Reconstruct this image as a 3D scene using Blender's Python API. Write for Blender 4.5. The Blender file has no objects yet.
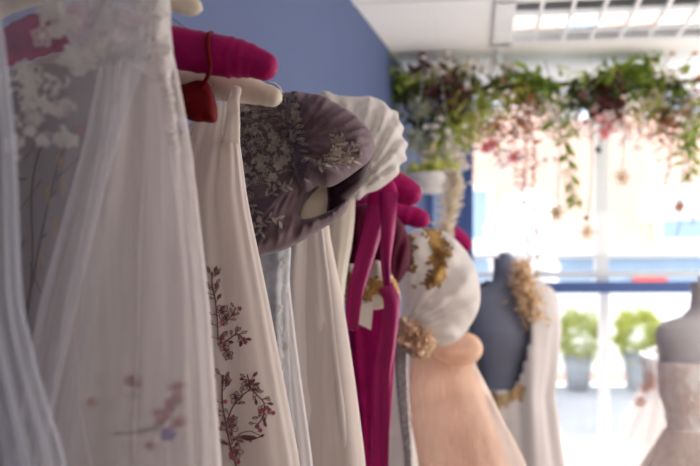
import bpy, math, random
from mathutils import Vector, noise
from mathutils.bvhtree import BVHTree
random.seed(7)
SC = bpy.context.scene
COL = SC.collection
PI = math.pi
# ------------------------------------------------------------------ camera, sky, sun, exposure
F, HX, HY, CZ = 970.0, 350.0, 318.0, 1.35      # focal length in pixels, horizon column/row, eye height
cd = bpy.data.cameras.new('camera'); cam = bpy.data.objects.new('camera', cd); COL.objects.link(cam)
cam.location = (0, 0, CZ); cam.rotation_euler = (PI/2, 0, 0)
cd.sensor_width = 36; cd.lens = F/700*36; cd.shift_y = (HY-233)/700
cd.dof.use_dof = True; cd.dof.focus_distance = 1.52; cd.dof.aperture_fstop = 3.7; cd.dof.aperture_blades = 0
cd.clip_start = .05; cd.clip_end = 200
SC.camera = cam
W = bpy.data.worlds.new('sky'); SC.world = W; W.use_nodes = True
wn = W.node_tree.nodes; bg = wn['Background']
bg.inputs['Color'].default_value = (.93, .95, 1.0, 1); bg.inputs['Strength'].default_value = 3.2
sd = bpy.data.lights.new('sun', 'SUN'); sun = bpy.data.objects.new('sun', sd); COL.objects.link(sun)
sd.energy = 12; sd.angle = .02; sd.color = (1, .95, .87); sun.rotation_euler = (math.radians(-46), 0, math.radians(-30))
def area(name, loc, rot, sx, sy, e, c):
    l = bpy.data.lights.new(name, 'AREA'); l.shape = 'RECTANGLE'; l.size = sx; l.size_y = sy; l.energy = e; l.color = c
    o = bpy.data.objects.new(name, l); COL.objects.link(o); o.location = loc; o.rotation_euler = rot; return o
area('side_fill_light', (3.1, 2.9, 1.2), (0, math.radians(112), math.radians(0)), 1.6, 3.0, 62, (1, .95, .92))  # unseen fill added at the right, tilted up to brighten garments and ceiling
area('back_fill_light', (1.0, -1.0, 2.5), (math.radians(38), 0, math.radians(8)), 1.2, 1.2, 8, (1, .9, .84))  # soft fill added behind the camera, no fixture modelled
area('mannequin_fill_light', (2.3, 1.2, 2.52), (math.radians(42), 0, math.radians(4)), 1.0, .6, 25, (1, .93, .87))  # extra fill added to lift the mannequin fronts and the far gowns
SC.view_settings.view_transform = 'Standard'; SC.view_settings.look = 'None'
SC.view_settings.exposure = 0.28; SC.view_settings.gamma = 1; SC.view_settings.use_curve_mapping = False

# ------------------------------------------------------------------ helpers
def P(px, py, Y): return Vector(((px-HX)/F*Y, Y, CZ+(HY-py)/F*Y))
def tag(o, label=None, cat=None, group=None, kind=None):
    if label: o['label'] = label
    if cat: o['category'] = cat
    if group: o['group'] = group
    if kind: o['kind'] = kind
    return o
def thing(name, loc, label, cat, group=None):
    o = bpy.data.objects.new(name, None); COL.objects.link(o); o.location = loc; o.empty_display_size = .05
    return tag(o, label, cat, group)
def wloc(o):
    v = Vector((0, 0, 0))
    while o is not None: v += Vector(o.location); o = o.parent
    return v
def build(name, vs, fs, m, parent=None, smooth=True, label=None):
    """verts are world coordinates"""
    me = bpy.data.meshes.new(name); off = wloc(parent) if parent else Vector((0, 0, 0))
    me.from_pydata([Vector(v)-off for v in vs], [], fs); me.update()
    if smooth: me.polygons.foreach_set('use_smooth', [True]*len(me.polygons))
    if m: me.materials.append(m)
    o = bpy.data.objects.new(name, me); COL.objects.link(o); o.parent = parent
    if label: o['label'] = label
    return o
class MB:
    def __init__(s): s.v = []; s.f = []
    def add(s, vs, fs):
        n = len(s.v); s.v += [Vector(v) for v in vs]; s.f += [tuple(i+n for i in f) for f in fs]; return s
    def box(s, c, d, yaw=0):
        cx, cy, cz = c; dx, dy, dz = [k/2 for k in d]; ca, sa = math.cos(yaw), math.sin(yaw); vs = []
        for z in (-dz, dz):
            for x, y in ((-dx, -dy), (dx, -dy), (dx, dy), (-dx, dy)): vs.append((cx+x*ca-y*sa, cy+x*sa+y*ca, cz+z))
        return s.add(vs, [(3, 2, 1, 0), (4, 5, 6, 7), (0, 1, 5, 4), (1, 2, 6, 5), (2, 3, 7, 6), (3, 0, 4, 7)])
    def tube(s, pts, r, n=6, ry=None, cap=True):
        """r: number or list; ry flattening ratio along the view (y) axis"""
        pts = [Vector(p) for p in pts]; N = len(pts); vs = []; fs = []
        up0 = Vector((0, 1, 0))
        for i, p in enumerate(pts):
            t = (pts[min(i+1, N-1)]-pts[max(i-1, 0)])
            if t.length < 1e-9: t = Vector((0, 0, 1))
            t.normalize(); u = up0
            if abs(t.dot(u)) > .95: u = Vector((1, 0, 0))
            a = t.cross(u).normalized(); b = t.cross(a).normalized()
            rr = r[i] if isinstance(r, (list, tuple)) else r
            for k in range(n):
                th = 2*PI*k/n; vs.append(p+a*math.cos(th)*rr+b*math.sin(th)*rr*(ry or 1))
        for i in range(N-1):
            for k in range(n): fs.append((i*n+k, i*n+(k+1) % n, (i+1)*n+(k+1) % n, (i+1)*n+k))
        if cap: fs.append(tuple(range(n-1, -1, -1))); fs.append(tuple((N-1)*n+k for k in range(n)))
        return s.add(vs, fs)
    def ball(s, c, r, n=8, m=5, sq=(1, 1, 1), jit=0):
        vs = []; fs = []; c = Vector(c)
        for i in range(m+1):
            ph = PI*i/m
            for k in range(n):
                th = 2*PI*k/n; j = 1+random.uniform(-jit, jit)
                vs.append(c+Vector((math.sin(ph)*math.cos(th)*sq[0], math.sin(ph)*math.sin(th)*sq[1], math.cos(ph)*sq[2]))*r*j)
        for i in range(m):
            for k in range(n): fs.append((i*n+k, (i+1)*n+k, (i+1)*n+(k+1) % n, i*n+(k+1) % n))
        return s.add(vs, fs)
    def leaf(s, p, d, L, w, bend=.25, up=None):
        d = Vector(d).normalized(); up = Vector(up) if up else Vector((random.gauss(0, 1), random.gauss(0, 1), random.gauss(0, 1)))
        a = d.cross(up); a = a.normalized() if a.length > 1e-6 else Vector((1, 0, 0)); n = a.cross(d)
        p = Vector(p); vs = [p]; prof = ((.25, .75, .05), (.55, 1, .15), (.8, .6, .3))
        for t, q, h in prof:
            c = p+d*L*t-n*bend*L*h; vs += [c-a*w*q*.5+n*w*.15, c-n*0.0, c+a*w*q*.5+n*w*.15]
        vs.append(p+d*L-n*bend*L*.55)
        fs = [(0, 1, 2), (0, 2, 3), (1, 4, 5, 2), (2, 5, 6, 3), (4, 7, 8, 5), (5, 8, 9, 6), (7, 10, 8), (8, 10, 9)]
        return s.add(vs, fs)
    def build(s, name, m, parent=None, smooth=True, label=None): return build(name, s.v, s.f, m, parent, smooth, label)
def cat(pts, n=8, closed=True):
    out = []; N = len(pts); pts = [Vector(p) for p in pts]
    rng = range(N) if closed else range(N-1)
    for i in rng:
        if closed: a, b, c, d = pts[i-1], pts[i], pts[(i+1) % N], pts[(i+2) % N]
        else: a, b, c, d = pts[max(i-1, 0)], pts[i], pts[i+1], pts[min(i+2, N-1)]
        for k in range(n):
            t = k/n; out.append(.5*((2*b)+(c-a)*t+(2*a-5*b+4*c-d)*t*t+(3*b-a-3*c+d)*t**3))
    if not closed: out.append(pts[-1])
    return out
def smoothlist(keys, t):
    if t <= keys[0][0]: return keys[0][1:]
    for a, b in zip(keys, keys[1:]):
        if t <= b[0]:
            u = (t-a[0])/(b[0]-a[0]); u2 = u
            return tuple(p+(q-p)*u2 for p, q in zip(a[1:], b[1:]))
    return keys[-1][1:]

# ------------------------------------------------------------------ materials
def newmat(name):
    m = bpy.data.materials.new(name); m.use_nodes = True; nt = m.node_tree; nt.nodes.clear()
    out = nt.nodes.new('ShaderNodeOutputMaterial'); return m, nt, out
def N(nt, t, **kw):
    n = nt.nodes.new(t)
    for k, v in kw.items():
        if k in n.inputs: n.inputs[k].default_value = v
        else: setattr(n, k, v)
    return n
def mapping(nt, scale):
    tc = N(nt, 'ShaderNodeTexCoord'); mp = N(nt, 'ShaderNodeMapping'); mp.inputs['Scale'].default_value = scale
    nt.links.new(tc.outputs['Object'], mp.inputs['Vector']); return mp.outputs['Vector']
def varied(nt, col, scale=(8, 8, 8), amt=.18, col2=None):
    nz = N(nt, 'ShaderNodeTexNoise'); nz.inputs['Scale'].default_value = 1; nz.inputs['Detail'].default_value = 4
    nt.links.new(mapping(nt, scale), nz.inputs['Vector'])
    r = N(nt, 'ShaderNodeValToRGB'); c2 = col2 or tuple(c*(1-amt) for c in col)
    r.color_ramp.elements[0].position = .35; r.color_ramp.elements[1].position = .65
    r.color_ramp.elements[0].color = (*c2, 1); r.color_ramp.elements[1].color = (*col, 1)
    nt.links.new(nz.outputs['Fac'], r.inputs['Fac']); return r.outputs['Color']
def pmat(name, col, rough=.6, metal=0, sheen=0, scale=(8, 8, 8), amt=.12, col2=None, bump=0, bscale=(200, 200, 200), trans=0, coat=0, spec=.5):
    m, nt, out = newmat(name); b = N(nt, 'ShaderNodeBsdfPrincipled', Roughness=rough, Metallic=metal); b.inputs['Specular IOR Level'].default_value = spec
    c = varied(nt, col, scale, amt, col2); nt.links.new(c, b.inputs['Base Color'])
    if sheen: b.inputs['Sheen Weight'].default_value = sheen; b.inputs['Sheen Roughness'].default_value = .4
    if coat: b.inputs['Coat Weight'].default_value = coat
    if bump:
        nz = N(nt, 'ShaderNodeTexNoise'); nz.inputs['Scale'].default_value = 1; nt.links.new(mapping(nt, bscale), nz.inputs['Vector'])
        bp = N(nt, 'ShaderNodeBump', Strength=bump, Distance=.002); nt.links.new(nz.outputs['Fac'], bp.inputs['Height']); nt.links.new(bp.outputs['Normal'], b.inputs['Normal'])
    sh = b.outputs[0]
    if trans:
        t = N(nt, 'ShaderNodeBsdfTranslucent'); nt.links.new(c, t.inputs['Color'])
        mx = N(nt, 'ShaderNodeMixShader', Fac=trans); nt.links.new(sh, mx.inputs[1]); nt.links.new(t.outputs[0], mx.inputs[2]); sh = mx.outputs[0]
    nt.links.new(sh, out.inputs['Surface']); return m
def tulle(name, col, dens=.5, edge=.9, tr=.45, streak=(60, 60, 3)):
    """fine net: a real net covers more of what is behind it where it is seen at a slant"""
    m, nt, out = newmat(name)
    d = N(nt, 'ShaderNodeBsdfDiffuse'); t = N(nt, 'ShaderNodeBsdfTranslucent'); a = N(nt, 'ShaderNodeBsdfTransparent')
    c = varied(nt, col, (6, 6, 2), .08)
    nt.links.new(c, d.inputs['Color']); nt.links.new(c, t.inputs['Color'])
    mx = N(nt, 'ShaderNodeMixShader', Fac=tr); nt.links.new(d.outputs[0], mx.inputs[1]); nt.links.new(t.outputs[0], mx.inputs[2])
    lw = N(nt, 'ShaderNodeLayerWeight', Blend=.5)
    nz = N(nt, 'ShaderNodeTexNoise'); nz.inputs['Scale'].default_value = 1; nt.links.new(mapping(nt, streak), nz.inputs['Vector'])
    mr = N(nt, 'ShaderNodeMapRange'); nt.links.new(lw.outputs['Facing'], mr.inputs[0]); mr.inputs[1].default_value = .05; mr.inputs[2].default_value = .95; mr.inputs[3].default_value = dens; mr.inputs[4].default_value = edge
    ml = N(nt, 'ShaderNodeMapRange'); nt.links.new(nz.outputs['Fac'], ml.inputs[0]); ml.inputs[3].default_value = -.14; ml.inputs[4].default_value = .14
    ad = N(nt, 'ShaderNodeMath', operation='ADD', use_clamp=True); nt.links.new(mr.outputs[0], ad.inputs[0]); nt.links.new(ml.outputs[0], ad.inputs[1])
    fin = N(nt, 'ShaderNodeMixShader'); nt.links.new(ad.outputs[0], fin.inputs[0]); nt.links.new(a.outputs[0], fin.inputs[1]); nt.links.new(mx.outputs[0], fin.inputs[2])
    nt.links.new(fin.outputs[0], out.inputs['Surface']); return m

M = {}
M['wall_blue'] = pmat('wall_blue', (.065, .093, .20), .7, amt=.05, scale=(2, 2, 2), bump=.2, bscale=(60, 60, 60))
M['ceiling'] = pmat('ceiling', (.90, .89, .88), .9, amt=.04, scale=(3, 3, 3), bump=.3, bscale=(150, 150, 150))
M['floor'] = pmat('floor', (.62, .54, .46), .5, scale=(2, 14, 2), amt=.3)
M['white_paint'] = pmat('white_paint', (.85, .85, .85), .4, amt=.03)
M['blue_paint'] = pmat('blue_paint', (.05, .10, .28), .4, amt=.1)
M['pale_blue'] = pmat('pale_blue', (.35, .47, .72), .5, amt=.1)
M['rail_blue'] = pmat('rail_blue', (.065, .093, .20), .6, amt=.05)
M['metal'] = pmat('metal', (.75, .74, .72), .25, 1, amt=.05)
M['black_metal'] = pmat('black_metal', (.05, .05, .05), .4, .6)
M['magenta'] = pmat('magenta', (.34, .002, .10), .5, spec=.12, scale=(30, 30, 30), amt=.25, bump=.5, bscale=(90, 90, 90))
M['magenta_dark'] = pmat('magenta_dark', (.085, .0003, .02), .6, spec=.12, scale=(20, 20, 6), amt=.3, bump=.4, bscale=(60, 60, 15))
M['magenta_ribbon'] = pmat('magenta_ribbon', (.36, .002, .12), .38, spec=.3, scale=(20, 20, 5), amt=.15, trans=.15)
M['red'] = pmat('red', (.15, .0008, .005), .6, spec=.12, scale=(60, 60, 20), amt=.35, bump=.6, bscale=(120, 120, 120))
M['cream_pad'] = pmat('cream_pad', (.72, .62, .50), .5, sheen=.3, scale=(15, 15, 15), amt=.2, bump=.5, bscale=(60, 60, 60))
M['ivory'] = pmat('ivory', (.82, .74, .71), .75, sheen=.2, scale=(10, 10, 2), amt=.1, bump=.25, bscale=(50, 50, 6), trans=.3)
M['ivory2'] = pmat('ivory2', (.84, .76, .72), .7, sheen=.2, scale=(14, 14, 3), amt=.12, bump=.3, bscale=(40, 40, 8), trans=.3)
M['cream_satin'] = pmat('cream_satin', (.76, .68, .58), .45, sheen=.3, scale=(12, 12, 5), amt=.15, bump=.3, bscale=(40, 40, 12), trans=.2)
M['white_cotton'] = pmat('white_cotton', (.86, .82, .79), .7, sheen=.2, scale=(20, 20, 20), amt=.07, bump=.3, bscale=(60, 60, 60), trans=.45)
M['white_solid'] = pmat('white_solid', (.93, .89, .87), .8, amt=.05, scale=(30, 30, 30), bump=.4, bscale=(90, 90, 90))
M['gown_white'] = pmat('gown_white', (.66, .62, .61), .8, amt=.05, trans=.12)
M['white_sheer'] = pmat('white_sheer', (.95, .93, .92), .7, amt=.05, trans=.65)
M['white_lace_cloth'] = pmat('white_lace_cloth', (.74, .76, .80), .8, scale=(60, 60, 60), amt=.22, bump=.6, bscale=(140, 140, 140), trans=.2)
M['mauve'] = pmat('mauve', (.17, .11, .135), .5, spec=.12, sheen=.2, scale=(14, 14, 14), amt=.25, bump=.35, bscale=(60, 60, 60))
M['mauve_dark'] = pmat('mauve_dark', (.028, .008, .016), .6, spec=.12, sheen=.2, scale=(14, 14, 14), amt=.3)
M['mauve_net'] = tulle('mauve_net', (.30, .22, .25), .35, .8, .3, (30, 30, 30))
M['lining_cream'] = pmat('lining_cream', (.95, .86, .74), .6, amt=.05, trans=.35)
M['lace_beige'] = pmat('lace_beige', (.44, .37, .32), .7, scale=(90, 90, 90), amt=.3, bump=.5, bscale=(400, 400, 400))
M['lace_white'] = pmat('lace_white', (.85, .80, .79), .7, scale=(60, 60, 60), amt=.15, trans=.25)
M['burgundy_thread'] = pmat('burgundy_thread', (.19, .035, .06), .55, scale=(150, 150, 150), amt=.5, col2=(.10, .05, .05))
M['pink_thread'] = pmat('pink_thread', (.50, .14, .18), .6, scale=(150, 150, 150), amt=.4)
M['brown_thread'] = pmat('brown_thread', (.10, .07, .06), .7, scale=(90, 90, 90), amt=.4)
M['ochre_thread'] = pmat('ochre_thread', (.45, .30, .14), .7, scale=(90, 90, 90), amt=.3)
M['purple_thread'] = pmat('purple_thread', (.24, .16, .55), .7, scale=(90, 90, 90), amt=.3)
M['gold'] = pmat('gold', (.52, .30, .09), .35, .55, scale=(140, 140, 140), amt=.5, bump=.5, bscale=(300, 300, 300))
M['gold_dull'] = pmat('gold_dull', (.55, .38, .20), .5, .2, scale=(100, 100, 100), amt=.5)
M['silver_lace'] = pmat('silver_lace', (.50, .46, .46), .4, .35, scale=(160, 160, 160), amt=.6, bump=.7, bscale=(300, 300, 300))
M['blush'] = tulle('blush', (.97, .73, .58), .80, .97, .5, (40, 40, 3))
M['blush_sheer'] = tulle('blush_sheer', (.97, .86, .79), .30, .85, .5, (40, 40, 3))
M['tulle_white'] = tulle('tulle_white', (.86, .81, .82), .30, .95, .35)
M['tulle_dense'] = tulle('tulle_dense', (.88, .82, .82), .34, .97, .35)
M['tulle_thin'] = tulle('tulle_thin', (.66, .68, .76), .16, .8, .35)
M['tulle_veil'] = tulle('tulle_veil', (.70, .69, .76), .13, .6, .35)
M['tulle_ivory'] = tulle('tulle_ivory', (.86, .78, .74), .72, .97, .4)
M['grey_beige'] = tulle('grey_beige', (.40, .34, .33), .80, .97, .3, (20, 20, 4))
M['mannequin'] = pmat('mannequin', (.20, .22, .30), .7, amt=.1)
M['mannequin_pale'] = pmat('mannequin_pale', (.52, .49, .51), .7, amt=.1)
M['cuff_lace'] = pmat('cuff_lace', (.95, .76, .60), .5, scale=(80, 80, 80), col2=(.74, .50, .32), trans=.3)
M['peach_flower'] = pmat('peach_flower', (.98, .76, .52), .7, scale=(60, 60, 60), amt=.4, trans=.5)
M['lace_pale'] = pmat('lace_pale', (.96, .83, .78), .7, amt=.1, trans=.05)
M['skirt_pale'] = tulle('skirt_pale', (.97, .88, .85), .85, .97, .5)
def leafm(n, c, c2): M[n] = pmat(n, c, .55, scale=(18, 18, 18), col2=c2, trans=.55)
leafm('leaf_green', (.34, .44, .07), (.13, .21, .03)); leafm('leaf_lime', (.66, .66, .18), (.38, .44, .08)); leafm('leaf_dark', (.08, .11, .04), (.03, .045, .015))
leafm('leaf_burgundy', (.17, .05, .045), (.06, .02, .02)); leafm('leaf_brown', (.50, .22, .10), (.26, .11, .06)); leafm('leaf_grey', (.58, .60, .46), (.36, .39, .28))
leafm('petal_pink', (.88, .36, .38), (.66, .18, .22)); leafm('petal_white', (.88, .82, .80), (.75, .65, .62)); leafm('petal_dry', (.82, .70, .54), (.62, .48, .34)); leafm('petal_blush', (.95, .78, .70), (.80, .55, .48))
leafm('petal_orange', (.62, .33, .08), (.4, .18, .04)); leafm('leaf_outdoor', (.62, .62, .22), (.30, .38, .10)); leafm('blossom', (.95, .93, .92), (.9, .85, .85))
M['plume'] = pmat('plume', (.95, .86, .72), .8, amt=.2, trans=.5)
M['twig'] = pmat('twig', (.09, .06, .04), .8)
M['asphalt'] = pmat('asphalt', (.27, .30, .34), .8, amt=.12, scale=(1, 1, 1))
M['pavement'] = pmat('pavement', (.48, .50, .52), .8, amt=.15, scale=(2, 2, 2))
M['grey_planter'] = pmat('grey_planter', (.24, .26, .29), .7)
M['red_sign'] = pmat('red_sign', (.80, .10, .08), .5)
M['stone_white'] = pmat('stone_white', (.85, .83, .8), .6, amt=.05)
M['basket'] = pmat('basket', (.82, .78, .74), .6, scale=(30, 30, 60), amt=.15)
M['card'] = pmat('card', (.75, .70, .62), .6, amt=.05)
def brick():
    m, nt, out = newmat('pink_brick'); b = N(nt, 'ShaderNodeBsdfPrincipled', Roughness=.85)
    br = N(nt, 'ShaderNodeTexBrick'); br.inputs['Scale'].default_value = 4; br.inputs['Color1'].default_value = (.70, .42, .33, 1); br.inputs['Color2'].default_value = (.62, .36, .28, 1); br.inputs['Mortar'].default_value = (.72, .6, .52, 1)
    tc = N(nt, 'ShaderNodeTexCoord'); sp = N(nt, 'ShaderNodeSeparateXYZ'); cb = N(nt, 'ShaderNodeCombineXYZ')
    nt.links.new(tc.outputs['Object'], sp.inputs[0]); nt.links.new(sp.outputs[0], cb.inputs[0]); nt.links.new(sp.outputs[2], cb.inputs[1]); nt.links.new(cb.outputs[0], br.inputs['Vector'])
    nt.links.new(br.outputs['Color'], b.inputs['Base Color']); nt.links.new(b.outputs[0], out.inputs['Surface']); return m
M['brick'] = brick()
def pane(name, tint, gl):
    m, nt, out = newmat(name); t = N(nt, 'ShaderNodeBsdfTransparent'); t.inputs[0].default_value = (*tint, 1); g = N(nt, 'ShaderNodeBsdfGlossy', Roughness=.02)
    mx = N(nt, 'ShaderNodeMixShader', Fac=gl); nt.links.new(t.outputs[0], mx.inputs[1]); nt.links.new(g.outputs[0], mx.inputs[2]); nt.links.new(mx.outputs[0], out.inputs['Surface']); return m
M['glass'] = pane('glass', (.97, .98, .98), .05)
M['mirror'] = pmat('mirror', (.075, .075, .075), .06, 1, amt=.03)
M['dark_glass'] = pmat('dark_glass', (.30, .42, .58), .15, 0, amt=.2, scale=(1, 1, 1))

# ------------------------------------------------------------------ room
WS = .2557                                    # wall runs (WS, 1)
def wallx(Y): return WS*(Y-3.8)
WYAW = -math.atan(WS)
CS = .124; CYAW = -math.atan(CS)              # the ceiling grid and the window line up with each other
CEIL = 2.60
def struct(o): o['kind'] = 'structure'; return o
b = MB(); x0, x1 = wallx(-3), wallx(5.75)
b.add([(x0, -3, 0), (x1, 5.75, 0), (x1, 5.75, CEIL+.1), (x0, -3, CEIL+.1), (x0-.15, -3, 0), (x1-.15, 5.75, 0), (x1-.15, 5.75, CEIL+.1), (x0-.15, -3, CEIL+.1)],
      [(0, 1, 2, 3), (5, 4, 7, 6), (4, 0, 3, 7), (1, 5, 6, 2), (3, 2, 6, 7), (0, 4, 5, 1)])
struct(b.build('wall_left', M['wall_blue'], smooth=False))
struct(MB().box((1.3, 1.3, -.05), (5.6, 8.9, .1)).build('floor', M['floor'], smooth=False))
# window frame coordinates: u along the window (to the right), v outward
cu = Vector((math.cos(CYAW), math.sin(CYAW), 0)); cv = Vector((-math.sin(CYAW), math.cos(CYAW), 0))
O = P(427, HY, 5.5); O.z = 0
def wb(mb, u0, u1, v0, v1, z0, z1):
    c = O+cu*(u0+u1)/2+cv*(v0+v1)/2; return mb.box((c.x, c.y, (z0+z1)/2), (u1-u0, v1-v0, z1-z0), CYAW)
# ceiling with one louvre light opening
def ray_c(px, py):                            # the ceiling point seen at a pixel, in (u, v)
    Y = (CEIL-CZ)*F/(HY-py); p = P(px, py, Y)-O; return p.dot(cu), p.dot(cv)
lu0, lv1 = ray_c(506, 43); LW, LD = 1.25, .62
lu1, lv0 = lu0+LW, lv1-LD
b = MB()
for a in ((-2.2, lu0, -9, .06), (lu1, 4.6, -9, .06), (lu0, lu1, -9, lv0), (lu0, lu1, lv1, .06)): wb(b, a[0], a[1], a[2], a[3], CEIL, CEIL+.06)
wb(b, lu0-.05, lu1+.05, lv0-.05, lv1+.05, CEIL+.14, CEIL+.2)
struct(b.build('ceiling', M['ceiling'], smooth=False))
b = MB()                                      # t-bars of the suspended ceiling
for k in range(-3, 4): wb(b, lu0-.03+k*1.32-.01, lu0-.03+k*1.32+.01, -8.5, .1, CEIL-.006, CEIL+.002)
for k in range(-12, 3): wb(b, -1.2, 4.5, lv1+.03+k*.66-.01, lv1+.03+k*.66+.01, CEIL-.006, CEIL+.001)
struct(b.build('trim_1', M['white_paint'], smooth=False))
p = O+cu*(lu0+lu1)/2+cv*(lv0+lv1)/2
L = thing('ceiling_light', (p.x, p.y, CEIL+.1), 'recessed ceiling light with a white frame and shiny square louvre grid', 'ceiling light')
b = MB()
for a in ((lu0-.06, lu1+.06, lv0-.06, lv0+.02), (lu0-.06, lu1+.06, lv1-.035, lv1+.04), (lu0-.06, lu0+.02, lv0, lv1), (lu1-.02, lu1+.06, lv0, lv1)): wb(b, *a, CEIL-.012, CEIL+.0)
b.build('frame', M['white_paint'], L, False)
b = MB(); wb(b, lu0, lu1, lv0, lv1, CEIL+.1, CEIL+.11); b.build('reflector', M['mirror'], L, False)
b = MB()
for k in range(1, 10): u = lu0+LW*k/10; wb(b, u-.007, u+.007, lv0, lv1, CEIL-.004, CEIL+.012)
for v in (lv1-.16, lv1-.42): wb(b, lu0, lu1, v-.009, v+.009, CEIL-.005, CEIL+.011)
b.build('louvre', M['white_paint'], L, False)
# other walls (beside and behind the camera)
b = MB(); wb(b, 3.9, 4.0, -9, -.02, 0, CEIL); struct(b.build('wall_right', M['ceiling'], smooth=False))
b = MB(); b.box((1.3, -3.1, 1.3), (5.6, .1, 2.6)); struct(b.build('wall_back', M['ceiling'], smooth=False))
# window wall: blue jambs, blue transom, white mullions
b = MB(); wb(b, -.12, .035, -.02, .12, 0, CEIL); wb(b, .15, .26, -.02, .10, 0, CEIL); wb(b, 3.7, 4.0, -.02, .12, 0, CEIL)
struct(b.build('wall_front', M['blue_paint'], smooth=False))
b = MB(); wb(b, .035, .15, 0, .06, 0, CEIL); struct(b.build('trim_2', M['pale_blue'], smooth=False))
WN = thing('window_1', O+cu*1.9+cv*.04+Vector((0, 0, .3)), None, None); WN['kind'] = 'structure'
b = MB(); wb(b, .26, 3.7, -.01, .08, 1.49, 1.55); wb(b, .26, 3.7, -.05, .10, 0, .3); b.build('transom', M['blue_paint'], WN, False)
um = (P(603, HY, 5.5)-O).dot(cu)
for u in (um, um+1.28, um+2.3):
    b = MB(); wb(b, u-.022, u+.034, .10, .16, .3, 1.49); wb(b, u-.045, u+.03, .10, .16, 1.55, CEIL); b.build('mullion', M['white_paint'], WN, False)
b = MB(); wb(b, .26, 3.7, .09, .12, 1.58, 1.615); wb(b, .26, 3.7, .09, .12, 1.69, 1.712); b.build('glazing_bar', M['white_paint'], WN, False)
b = MB(); wb(b, .26, 3.7, .035, .041, .3, 1.49); wb(b, .26, 3.7, .035, .041, 1.55, CEIL); b.build('pane', M['glass'], WN, False)
# ------------------------------------------------------------------ outdoors
b = MB(); b.box((4, 12.7, -.06), (60, 13.9, .1)); struct(b.build('road', M['asphalt'], smooth=False))
b = MB()
for i in range(46):
    for j in range(4): b.box((-9+i*.62, 6.1+j*.62+.1, -.0), (.6, .6, .06))
struct(b.build('pavement', M['pavement'], smooth=False))
FY = 20.
BD = thing('building', (6, FY, 0), 'pink brick building across the street with white framed windows', 'building')
MB().box((6, FY+2.5, 5), (40, 5, 10)).build('wall', M['brick'], BD, False)
def fb(mb, px0, px1, py0, py1, y0, y1):
    a = P(px0, py0, FY); c = P(px1, py1, FY); return mb.box(((a.x+c.x)/2, FY+(y0+y1)/2, (a.z+c.z)/2), (abs(c.x-a.x), y1-y0, abs(a.z-c.z)))
fb(MB(), 300, 1200, 247, 256, -.35, 0).build('fascia', M['stone_white'], BD, False)
fb(MB(), 300, 1200, 256, 290, -.02, .05).build('shop_glass', M['dark_glass'], BD, False, 'blue grey shop glazing')
fb(MB(), 300, 1200, 290, 372, -.03, .05).build('render_band', M['stone_white'], BD, False)
for (a, c, d, e) in ((655, 720, 186, 246), (440, 492, 186, 246), (655, 720, 20, 120), (440, 500, 20, 120), (560, 600, 20, 120), (760, 830, 186, 246)):
    w = fb(MB(), a, c, d, e, -.12, 0).build('window_frame', M['stone_white'], BD, False)
    fb(MB(), a+5, c-5, d+5, e-7, -.14, -.1).build('pane', M['dark_glass'], w, False)
o = fb(MB(), 632, 666, 274, 286, -.12, -.04); o = o.build('shop_sign', M['red_sign'], None, False)
tag(o, 'small red sign on the shopfront across the street', 'sign')
bv = o.modifiers.new('b', 'BEVEL'); bv.width = .1; bv.segments = 4
def shrub(px, py, r, m, label, planter=True, Y=18.):
    c = P(px, py, Y); t = thing('shrub', (c.x, Y, .05), label, 'shrub', 'shrubs in planters across the street'); b = MB()
    for _ in range(420):
        d = Vector((random.gauss(0, 1), random.gauss(0, 1), random.gauss(0, 1))).normalized(); rr = r*random.uniform(.5, 1)
        b.leaf(c+d*rr*random.uniform(.8, 1.1), d+Vector((0, 0, .3)), .16, .09)
    tag(b.build('foliage', m, t, False), kind='stuff')
    if planter: MB().tube([(c.x, Y, .03), (c.x, Y, .06), (c.x, Y, c.z-r*.75)], [.18, .22, .27], 14).build('planter', M['grey_planter'], t)
    return t
shrub(578, 336, .46, M['leaf_outdoor'], 'yellow green shrub in a grey planter, left of the white mullion')
shrub(638, 334, .44, M['leaf_lime'], 'lime green shrub in a grey planter, right of the white mullion')
shrub(662, 345, .28, M['leaf_outdoor'], 'small green shrub in a planter behind the rightmost mannequin', True, 16.4)
# white blossom tree made up in place of a bright glare, behind the left mannequin
T = thing('glare_blossom_tree', (P(522, HY, 12.4).x, 12.4, -.01), 'made-up white blossom tree for the glare outside the window, above the left mannequin', 'tree')
MB().tube([(T.location.x, 12.4, 0), (T.location.x+.03, 12.4, 1), (T.location.x, 12.4, 1.9)], [.09, .06, .04], 8).build('trunk', M['twig'], T)
b = MB()
for (px, py, r) in ((512, 225, .30), (530, 212, .26), (520, 250, .34), (533, 268, .28), (510, 262, .25), (516, 285, .3)):
    c = P(px, py, 12.4)
    for _ in range(230):
        d = Vector((random.gauss(0, 1), random.gauss(0, 1), random.gauss(0, 1))).normalized(); b.leaf(c+d*r*random.uniform(.5, 1), d, .09, .09)
tag(b.build('blossom', M['blossom'], T, False), kind='stuff')

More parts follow.
